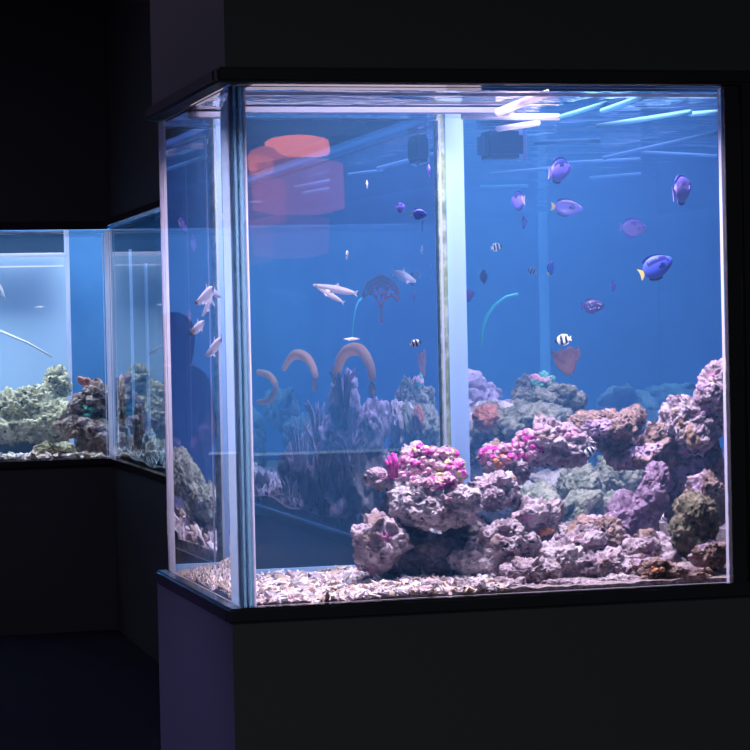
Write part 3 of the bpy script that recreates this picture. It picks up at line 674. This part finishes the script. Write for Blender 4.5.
def fish(kind, name, c, length, yaw, pitch, mats, label, group=None, rollv=0, bend=0, pattern=None, tailm=0, fins=True, cat='fish', spots=False):
    """body mesh with a tail fin, fins and eyes as children; x = towards the snout"""
    body, mark, tailmat = mats
    bm = bmesh.new(); nr, ns = 26, 18; rings = []
    for i in range(nr+1):
        s = i/nr; h, w_, zc = prof(kind, s); x = -.42+.84*s; by = bend*(s-.5)**2
        rings.append([bm.verts.new((x, w_*math.cos(2*math.pi*k/ns)+by, zc+h*math.sin(2*math.pi*k/ns))) for k in range(ns)])
    for i in range(nr):
        for k in range(ns):
            f = bm.faces.new([rings[i][k], rings[i+1][k], rings[i+1][(k+1) % ns], rings[i][(k+1) % ns]])
            m_ = f.calc_center_median(); s = (m_.x+.42)/.84
            if pattern and pattern(s, m_.z): f.material_index = 1
    bm.faces.new(rings[0]); bm.faces.new(rings[-1][::-1])
    bmesh.ops.recalc_face_normals(bm, faces=bm.faces)
    o = link(name, bm, [body, mark], None, True)
    def sheet(nm, pts, mt, th=.012):
        b2 = bmesh.new(); n_ = len(pts)
        A_ = [b2.verts.new((x, -th, z)) for x, z in pts]; B_ = [b2.verts.new((x, th, z)) for x, z in pts]
        b2.faces.new(A_); b2.faces.new(B_[::-1])
        for i in range(n_): b2.faces.new([A_[i], B_[i], B_[(i+1) % n_], A_[(i+1) % n_]])
        bmesh.ops.recalc_face_normals(b2, faces=b2.faces)
        return link(nm, b2, mt, o, False)
    bk = bend*.25
    if kind == 'slender':
        t_ = sheet('tail_fin', [(-.40, .018), (-.5, .07), (-.47, 0), (-.5, -.07), (-.40, -.018)], tailmat); t_.location.y = bk
        if fins:
            d_ = sheet('dorsal_fin', [(.0, .075), (-.06, .14), (-.11, .07)], body, .006)
            for sd in (-1, 1):
                b2 = bmesh.new(); v = [b2.verts.new(p) for p in ((.2, sd*.05, -.03), (.06, sd*.17, -.09), (.07, sd*.06, -.04), (.2, sd*.05, -.045), (.06, sd*.17, -.1), (.07, sd*.06, -.055))]
                b2.faces.new(v[:3]); b2.faces.new(v[3:][::-1])
                for i in range(3): b2.faces.new([v[i], v[3+i], v[3+(i+1) % 3], v[(i+1) % 3]])
                link('pectoral_fin', b2, body, o, False)
    else:
        t_ = sheet('tail_fin', [(-.41, .05), (-.47, .10), (-.56, .17), (-.535, .06), (-.53, 0), (-.535, -.06), (-.56, -.17), (-.47, -.10), (-.41, -.05)], tailmat); t_.location.y = bk
        hs = [(x, prof(kind, (x+.42)/.84)[0]) for x in [.22-.07*i for i in range(9)]]
        sheet('dorsal_fin', [(x, h-.02) for x, h in hs]+[(x-.03, h+.035+.035*(i/8)) for i, (x, h) in reversed(list(enumerate(hs)))], mark if kind == 'tang' else body, .008)
        hs = hs[3:]
        sheet('anal_fin', [(x, -h+.02) for x, h in hs]+[(x-.03, -h-.05) for x, h in reversed(hs)], mark if kind == 'tang' else body, .008)
        for sd in (-1, 1):
            b2 = bmesh.new(); wv = prof(kind, .72)[1]
            pts = [(.2, sd*wv, .0), (.08, sd*(wv+.07), .06), (.04, sd*(wv+.06), -.02), (.1, sd*(wv+.02), -.07)]
            A_ = [b2.verts.new(p) for p in pts]; B_ = [b2.verts.new((p[0], p[1]+sd*.012, p[2])) for p in pts]
            b2.faces.new(A_); b2.faces.new(B_[::-1])
            for i in range(4): b2.faces.new([A_[i], B_[i], B_[(i+1) % 4], A_[(i+1) % 4]])
            bmesh.ops.recalc_face_normals(b2, faces=b2.faces)
            link('pectoral_fin', b2, body, o, False)
    for sd in (-1, 1):
        b2 = bmesh.new(); se = .86 if kind != 'slender' else .92; h, w_, zc = prof(kind, se)
        bmesh.ops.create_uvsphere(b2, u_segments=10, v_segments=8, radius=.022 if kind != 'slender' else .013)
        bmesh.ops.translate(b2, verts=b2.verts, vec=(-.42+.84*se, sd*w_*.9+bend*(se-.5)**2, h*.28))
        link('eye', b2, F_EYE, o, True)
    if spots:
        b2 = bmesh.new(); rn = random.Random(4)
        for k in range(12):
            s = rn.uniform(.15, .9); h, w_, zc = prof(kind, s); z = rn.uniform(-.6, .6)*h
            for sd in (-1, 1):
                r_ = bmesh.ops.create_icosphere(b2, subdivisions=1, radius=.022); bmesh.ops.translate(b2, verts=r_['verts'], vec=(-.42+.84*s, sd*w_*math.sqrt(1-(z/h)**2), z))
        link('spots', b2, F_WHITE, o, True)
    o.matrix_world = Matrix.Translation(c) @ (Matrix.Rotation(-YAW+R(yaw), 4, 'Z') @ Matrix.Rotation(-R(pitch), 4, 'Y') @ Matrix.Rotation(R(rollv), 4, 'X')) @ Matrix.Scale(length, 4)
    tag(o, label, cat, group); return o
def palette(s, z): return (.18 < s < .86 and .02+.10*(1-s) < z < .20 and not (.34 < s < .62 and .05 < z < .12)) or (.5 < s < .7 and -.05 < z <= .04)
def halfdark(s, z): return z > .14
def bars(s, z): return .10 < s < .27 or .42 < s < .60 or s > .80
F_LILAC = fmat('lilac_blue_scales', (.22, .17, .72))
TANG = (F_LILAC, F_NAVY, F_YELLOW)
def tang(px, py, y, L_, yaw, pitch, label, mats=TANG, pat=palette, roll_=0, via=through_front):
    s = scale_at(px, py, y, via); return fish('tang', 'blue_tang', at(px, py, y, via), L_*s, yaw, pitch, mats, label, 'violet-blue tangs in the tank', roll_, pattern=pat)
V3 = (F_VIOLET, F_NAVY, F_PALEV); P3 = (F_PALEV, F_VIOLET, F_PALEV); B3 = (F_BLUE, F_NAVY, F_YELLOW); D3 = (F_DARKP, F_NAVY, F_DARKP)
tang(561, 170, .8, 40, 55, 8, 'violet tang nearest the water surface, seen three-quarters', V3, halfdark, 10)
tang(517, 201, 1.0, 30, 120, 0, 'round violet tang left of the yellow-tailed tang', V3, halfdark)
tang(569, 208, 1.3, 33, 4, -6, 'slim violet tang with yellow tail and dark swirl, swimming right below the topmost one', TANG, palette, -35)
tang(524, 222, 1.5, 20, 80, 10, 'small narrow violet fish under the round violet tang', V3, halfdark)
tang(635, 228, 1.3, 29, 12, -4, 'pale lilac tang in the middle of the right half', P3, halfdark)
tang(683, 189, .7, 44, 62, 14, 'pale lilac tang highest at the right near the black frame', P3, halfdark)
tang(658, 266, .6, 38, 8, 24, 'deep violet tang with yellow tail and dark swirl, right of the centre', (F_BLUE, F_NAVY, F_YELLOW), palette)
tang(551, 267, 1.5, 18, 60, 50, 'small bright blue fish with yellowish tail, nose up', B3, None)
tang(483, 277, 1.5, 20, 115, 0, 'dark blue fish right of the glass post', D3, None)
tang(469, 295, 1.4, 18, 40, 20, 'dark fish half behind the glass post', D3, None)
tang(614, 286, 1.5, 16, 70, 0, 'small dim purple fish above the dark spotted fish', V3, None)
tang(401, 207, .3, 16, 60, 10, 'small violet tang left of the yellow-tailed one, beside the post', V3, halfdark)
tang(420, 214, .3, 17, 20, -5, 'small violet-blue tang with yellow tail left of the post', B3, palette)
tang(429, 170, .3, 16, 100, 60, 'small narrow violet fish just left of the post, high up', V3, None)
s = scale_at(594, 306, 1.3); fish('damsel', 'spotted_fish', at(594, 306, 1.3), 24*s, 5, 0, (F_DARKP, F_NAVY, F_DARKP), 'dark purple fish with white spots', spots=True)
def damsel(px, py, y, L_, yaw, pitch, label, via=through_front):
    s = scale_at(px, py, y, via); return fish('damsel', 'striped_damselfish', at(px, py, y, via), L_*s, yaw, pitch, (F_WHITE, F_BLACK, F_WHITE), label, 'black and white striped damselfish', pattern=bars)
damsel(562, 340, .9, 18, 170, -8, 'striped damselfish above the dull orange fan sponge')
damsel(589, 452, .44, 16, 185, -30, 'striped damselfish under the crown of the rock arch')
damsel(497, 247, 1.4, 13, 30, 10, 'striped damselfish right of the glass post, high up')
damsel(532, 271, 1.6, 11, 150, 20, 'small bluish striped damselfish left of the bright blue fish')
damsel(416, 343, .35, 13, 15, 15, 'striped damselfish low, left of the glass post')
damsel(347, 254, .3, 11, 80, 50, 'small striped damselfish above the white slender fish')
WH = (F_PINKW, F_PINKW, F_WHITE)
def slim(c, length, yaw, pitch, label, bend=.5, roll_=0):
    return fish('slender', 'white_slender_fish', c, length, yaw, pitch, WH, label, 'white slender fish at the tank corner', roll_, bend)
slim(at(334, 289, .62), .125, 180, 12, 'white slender fish seen through the front glass left of the middle', .5)
slim(at(330, 295, .66), .085, 180, 30, 'thin white fish just below and behind the white slender one', .4)
def sfish(px, py, t, L_, pitch, label, bend, flip=0):
    return slim(along(px, py, t, through_side), L_, -60+180*flip, pitch, label, bend)
sfish(206, 296, .07, .21, -10, 'uppermost curved white fish behind the narrow side glass', .5, 1)
sfish(208, 304, .10, .15, -26, 'thin white fish right under the uppermost one behind the narrow side glass', .3, 1)
sfish(199, 327, .06, .17, 10, 'middle white slender fish behind the narrow side glass', -.4)
sfish(214, 348, .06, .19, -14, 'lowest white slender fish behind the narrow side glass', .3, 1)
s = scale_at(351, 339, .3); slim(at(351, 339, .3), 18*s, 175, 0, 'tiny white fish low in the water above the tall grey column', 0)
slim(at(367, 184, .3), .026, 100, 70, 'tiny pale fish high up left of the post', 0)
slim(along(405, 277, .10, through_nook), .19, -28, -10, 'pale slender fish beside the mirrored reddish sea fan', .3)
slim(at(2, 291, 7.5, through_rear), .10, 160, 70, 'reddish-white fish at the far left edge of the picture', 0)
slim(at(40, 307, 7.5, through_rear), .06, 10, 5, 'tiny white fish in the middle of the far left tank', 0)

# ------------------------------------------------------------------ pipes, braces, mirrored light streaks and gear in the tank
def pipe(name, pts, r, mt, label, cat, group=None):
    bm = bmesh.new(); tube(bm, pts, r, 10); c = Vector(pts[0]); return tag(link(name, bm, mt, None, True, c), label, cat, group)
def under(px, py):
    p, d = through_front(px, py); t = (ZS-.022-p.z)/d.z if d.z > 0 else 99
    q = p+d*t
    y_ = max(.12, min(7.6, q.y))
    return p+d*((y_-p.y)/d.y)
pipe('brace_or_streak', [under(462, 116), under(559, 117)], .009, M_CRUST, 'crusted white bar running level right of the glass post', 'bar', 'white bars under the water surface')
pipe('brace_or_streak', [under(499, 112), under(524, 102), under(549, 93)], .010, M_CRUST, 'crusted white bar slanting up right of the post', 'bar', 'white bars under the water surface')
pipe('brace_or_streak', [under(498, 129), under(538, 123)], .008, M_CRUST, 'short white bar with a rusty end below the level one', 'bar', 'white bars under the water surface')
for a, b_, y, r_, lab in [((598, 126), (690, 112), 2.2, .012, 'pale light streak near the surface at upper right'), ((690, 114), (718, 112), 2.0, .012, 'short pale light streak at the top right corner'),
                          ((602, 111), (650, 94), 2.0, .012, 'pale light streak slanting up to the surface right of centre'), ((535, 143), (600, 140), 3.0, .012, 'faint cyan light streak right of the dark pump box'),
                          ((604, 158), (716, 133), 3.2, .012, 'long faint green-cyan light streak rising to the right frame'), ((590, 178), (640, 174), 3.6, .012, 'faint cyan light streak level right of the topmost violet tang'),
                          ((480, 187), (528, 186), 3.6, .012, 'faint cyan light streak below the dark pump box'), ((490, 174), (556, 168), 3.6, .012, 'second faint cyan light streak below the dark pump box'), ((560, 117), (606, 103), 2, .010, 'thin pale light streak running on from the end of the level white bar'), ((640, 152), (716, 156), 3, .010, 'thin faint light streak under the long green-cyan one at the right'), ((560, 163), (640, 159), 3, .010, 'thin faint light streak just above the topmost violet tang')]:
    pipe('brace_or_streak', [under(*a), under(*b_)], r_*.55, M_STREAK, lab, 'bar', 'pale light streaks under the water surface')  # bars stand in for light streaks mirrored in the rippled surface
c = at(500, 145, 1.45); s = scale_at(500, 145, 1.45)
o = box('pump_box', c.x-20*s, c.x+20*s, c.y-.06, c.y+.06, c.z-14*s, c.z+13*s, PUMP, bevel=.012); tag(o, 'dark blue pump box hanging under the surface right of the post', 'pump')
o2 = box('bracket', c.x+20*s, c.x+24*s, c.y-.05, c.y+.05, c.z-15*s, c.z+14*s, M_EDGEB, parent=o)
pts = [at(x, y_, 2.4) for x, y_ in ((480, 346), (482, 330), (487, 316), (495, 305), (506, 297), (518, 294))]
pipe('arc', pts, .0048, TEALARC, 'curved teal hose in the open water right of the post', 'arc')  # thin teal tube bent along an arc
pipe('line', [at(0, 331, 7.6, through_rear), at(28, 343, 7.6, through_rear), at(52, 357, 7.6, through_rear)], .006, PIPE, 'thin white line sagging across the far left tank', 'line')

# inner glass frame and dark surround at the back of the far left tank
yr = 8.1
def xr(px): return at(px, 300, yr, through_rear).x
def zr(py, px=40): return at(px, py, yr, through_rear).z
bm = bmesh.new()
bbox(bm, xr(66), xr(70), yr-.02, yr+.02, ZB, zr(232), 0); bbox(bm, .15, xr(70), yr-.02, yr+.02, zr(236), zr(232), 0); bbox(bm, .15, xr(66), yr-.02, yr+.02, zr(257), zr(253), 0); bbox(bm, .15, xr(64), yr-.015, yr+.015, zr(267), zr(265.5), 0)
o = link('trim_16', bm, M_EDGE, None, False, (0, yr, ZB)); o['kind'] = 'structure'
struct('trim_17', .15, xr(65), yr-.01, yr+.1, zr(253), zr(236), M_TRIM)
struct('trim_18', .15, xr(56), yr-.15, yr+.1, ZB-.02, zr(438), M_TRIM)
for i, px in enumerate((132, 147)):
    p = along(px, 330, 1.1-.5*i, through_long)
    struct('trim_%d' % (19+i), p.x, p.x+.05, p.y, p.y+.05, ZB, 1.96-.1*i, M_EDGEB)
# tall thin pale strip deep in the open water
for i, (px, y) in enumerate(((545, 7.0),)):
    p = at(px, 300, y); struct('trim_%d' % (21+i), p.x-.02, p.x+.02, p.y, p.y+.03, ZB, ZS-.02, M_EDGEB)

# ------------------------------------------------------------------ the visitor mirrored in the narrow side glass
def skinned(name, verts, edges, rad, mt, root=0, sub=2):
    me = bpy.data.meshes.new(name); me.from_pydata(verts, edges, []); o = bpy.data.objects.new(name, me); COL.objects.link(o)
    sk = o.modifiers.new('skin', 'SKIN'); sd = o.modifiers.new('sub', 'SUBSURF'); sd.levels = sub; sd.render_levels = sub
    for i, v in enumerate(me.skin_vertices[0].data): v.radius = rad[i]; v.use_root = (i == root)
    dg = bpy.context.evaluated_depsgraph_get(); ev = o.evaluated_get(dg); m2 = bpy.data.meshes.new_from_object(ev); o.modifiers.clear(); o.data = m2
    m2.materials.clear(); m2.materials.append(mt)
    for p_ in m2.polygons: p_.use_smooth = True
    return o
CLOTH = plain('dark_cloth', (.012, .012, .02), .9); SKINM = plain('skin', (.45, .30, .24), .6); HAIR = plain('black_hair', (.008, .007, .008), .5)
def person(x, y, rz, H=1.6):
    k = H/1.7
    V = [(0, 0, .95), (0, 0, 1.12), (0, 0, 1.30), (0, .0, 1.42), (0, .01, 1.49), (0, -.01, 1.57), (0, -.02, 1.64),
         (.17, 0, 1.38), (.21, .02, 1.12), (.19, -.10, .90), (.19, -.13, .82), (-.17, 0, 1.38), (-.21, .02, 1.12), (-.19, -.10, .90), (-.19, -.13, .82),
         (.09, 0, .88), (.10, -.01, .50), (.10, .02, .09), (.10, -.13, .04), (-.09, 0, .88), (-.10, -.01, .50), (-.10, .02, .09), (-.10, -.13, .04)]
    E_ = [(0, 1), (1, 2), (2, 3), (3, 4), (4, 5), (5, 6), (3, 7), (7, 8), (8, 9), (9, 10), (3, 11), (11, 12), (12, 13), (13, 14), (0, 15), (15, 16), (16, 17), (17, 18), (0, 19), (19, 20), (20, 21), (21, 22)]
    rr = [(.15, .11), (.13, .10), (.16, .11), (.10, .08), (.055, .06), (.078, .095), (.07, .085), (.065, .065), (.05, .05), (.036, .036), (.03, .04), (.065, .065), (.05, .05), (.036, .036), (.03, .04),
          (.095, .10), (.065, .07), (.045, .05), (.04, .035), (.095, .10), (.065, .07), (.045, .05), (.04, .035)]
    o = skinned('person', V, E_, rr, SKINM)
    o.data.materials.append(CLOTH)
    for p_ in o.data.polygons:
        c_ = p_.center
        if c_.z < 1.44 and not (c_.z < .93 and abs(c_.x) > .16 and c_.z > .75): p_.material_index = 1
    bm = bmesh.new(); r_ = bmesh.ops.create_icosphere(bm, subdivisions=4, radius=1)
    for v in bm.verts:
        e = v.co.copy(); v.co = Vector((e.x*.097, .025+e.y*.105, 1.615+e.z*.10))
        if v.co.y > .0 and e.z < 0: v.co.z -= .14*(-e.z)
        if v.co.y < -.05 and e.z < .4: v.co.y = -.05
    link('hair', bm, HAIR, o)
    for sd in (-1, 1):
        bm = bmesh.new(); bmesh.ops.create_icosphere(bm, subdivisions=2, radius=.012); bmesh.ops.translate(bm, verts=bm.verts, vec=(sd*.032, -.104, 1.605)); link('eye', bm, F_WHITE, o)
        for q in range(5):
            bm = bmesh.new(); x0 = sd*.19+(q-1.5)*.017; ln = (.06, .075, .08, .07)[q] if q < 4 else .05
            if q < 4: pts = [(x0, -.135, .80), (x0, -.14, .80-ln*.5), (x0, -.12, .80-ln)]
            else: pts = [(sd*.19-sd*.03, -.13, .84), (sd*.19-sd*.05, -.15, .80), (sd*.19-sd*.045, -.16, .77)]
            tube(bm, pts, [.0095, .009, .007], 8); link('thumb' if q == 4 else 'finger', bm, SKINM, o)
    bm = bmesh.new(); tube(bm, [(0, -.095, 1.60), (0, -.118, 1.57), (0, -.10, 1.562)], [.009, .013, .01], 8); link('nose', bm, SKINM, o)
    bm = bmesh.new(); tube(bm, [(-.022, -.098, 1.535), (0, -.104, 1.533), (.022, -.098, 1.535)], [.004, .007, .004], 8); link('mouth', bm, plain('lip', (.35, .12, .12), .5), o)
    o.location = (x, y, 0); o.rotation_euler = (0, 0, rz); o.scale = (k, k, k)
    tag(o, 'person in dark clothes, mirrored as a dark silhouette in the narrow side glass', 'person'); return o
d = ray(171, 330); p = hit_plane(CAMP, d, (0, 0, 0), SN); dr = Vector((-d.x, d.y, d.z))
q = p+dr*((5.6-p.y)/dr.y)
person(q.x, 5.6, R(150), 1.60)

# ------------------------------------------------------------------ orange glowing drums added behind the viewer to give the reflection in the front glass
def mirrored(px, py, y):
    d = ray(px, py); p = hit_plane(CAMP, d, (0, 0, 0), FN); dr = Vector((d.x, -d.y, d.z)); return p+dr*((y-p.y)/dr.y)
def glow(name, col, e):
    mm, nt, out = mat(name); em = N(nt, 'ShaderNodeEmission', Color=(*col, 1), Strength=e); nt.links.new(em.outputs[0], out.inputs[0]); return mm
yl = -7.5
a, b_ = mirrored(264, 140, yl), mirrored(330, 140, yl); c0 = (a+b_)/2; rw = abs(b_.x-a.x)/2
zt_, zm, zl = mirrored(297, 136, yl).z, mirrored(297, 158, yl).z, mirrored(297, 215, yl).z
lan = bpy.data.objects.new('added_lantern', None); COL.objects.link(lan); lan.location = (c0.x, yl, zl); tag(lan, 'orange glowing drums added to give the reflection in the front glass', 'added_lantern')
def drum(name, x, r0, r1, za, zb_, mt, pw=5):
    bm = bmesh.new(); rings = []; NR = 10
    for q in range(NR+1):
        u = q/NR; k_ = (1-abs(2*u-1)**pw)**.4 if 0 < q < NR else .5
        r_ = (r0+(r1-r0)*u)*k_; zz = za+u*(zb_-za)
        rings.append([bm.verts.new((x+r_*math.cos(k*math.pi/20), r_*math.sin(k*math.pi/20), zz-zl)) for k in range(40)])
    for i in range(NR):
        for k in range(40): bm.faces.new([rings[i][k], rings[i][(k+1) % 40], rings[i+1][(k+1) % 40], rings[i+1][k]])
    bm.faces.new(rings[0][::-1]); bm.faces.new(rings[-1]); link(name, bm, mt, lan)
drum('lamp_shade', 0, rw, rw*.93, zm, zt_, glow('orange_glow', (1, .20, .06), 24))
drum('lower_shade', -rw*.85, rw*.62, rw*.62, mirrored(270, 176, yl).z, mirrored(270, 147, yl).z, glow('orange_glow_soft', (1, .16, .07), 11))
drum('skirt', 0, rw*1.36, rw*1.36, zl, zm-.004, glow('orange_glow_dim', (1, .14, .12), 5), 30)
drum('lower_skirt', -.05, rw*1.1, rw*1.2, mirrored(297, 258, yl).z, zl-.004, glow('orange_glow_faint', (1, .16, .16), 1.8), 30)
bm = bmesh.new(); tube(bm, [(0, 0, zt_-zl), (0, 0, ZC-zl)], .012, 8); link('hanging_rod', bm, M_TRIM, lan)

# ------------------------------------------------------------------ lights: tank lamps above the water, added fill lights for the dark room
def area(name, loc, sx, sy, power, col, rot=(0, 0, 0)):
    l = bpy.data.lights.new(name, 'AREA'); l.shape = 'RECTANGLE'; l.size = sx; l.size_y = sy; l.energy = power; l.color = col
    o = bpy.data.objects.new(name, l); COL.objects.link(o); o.location = loc; o.rotation_euler = rot; return o
area('tank_lamp_front', (.62, .42, 2.6), 1.05, .22, 122, (.93, .76, .96))
area('tank_lamp_near', (1.7, 2.4, 2.9), 1.4, 2.2, 90, (.68, .50, 1.0))
area('tank_lamp_deep', (1.7, 5.4, 2.9), 1.4, 3.0, 85, (.36, .66, 1.0))
area('tank_lamp_rear', (-.6, 7.65, 2.8), 4.2, .9, 190, (.74, .84, 1.0))
def spot(name, loc, target, power, col, ang, blend=.8):
    l = bpy.data.lights.new(name, 'SPOT'); l.energy = power; l.color = col; l.spot_size = R(ang); l.spot_blend = blend; l.shadow_soft_size = .15
    o = bpy.data.objects.new(name, l); COL.objects.link(o); o.location = loc
    o.rotation_euler = (Vector(target)-Vector(loc)).to_track_quat('-Z', 'Y').to_euler(); return o
spot('fill_spot_violet', (-3.6, .2, 2.4), (0, .55, .1), 520, (.36, .30, 1.0), 30)  # added unseen fill, stands in for tank glow on the side plinth
area('fill_light_room', (-1.0, -6.5, 3.5), 2.5, 1.5, 270, (.66, .80, .86))  # added unseen fill that lifts the front walls
area('fill_light_nook', (-2.2, 3.2, 3.55), 2, 2, 62, (.68, .56, 1.0))  # added unseen fill that lifts the dark walls round the nook
w = bpy.data.worlds.new('world'); SC.world = w; w.use_nodes = True
w.node_tree.nodes['Background'].inputs[0].default_value = (.1, .12, .25, 1); w.node_tree.nodes['Background'].inputs[1].default_value = .02

cy = SC.cycles
cy.max_bounces = 16; cy.transmission_bounces = 12; cy.glossy_bounces = 8; cy.diffuse_bounces = 3; cy.volume_bounces = 1; cy.transparent_max_bounces = 40
cy.caustics_reflective = False; cy.caustics_refractive = False; cy.use_denoising = True; cy.sample_clamp_indirect = 4
vs_ = SC.view_settings; vs_.view_transform = 'Standard'; vs_.look = 'None'; vs_.exposure = 0; vs_.gamma = 1; vs_.use_curve_mapping = False
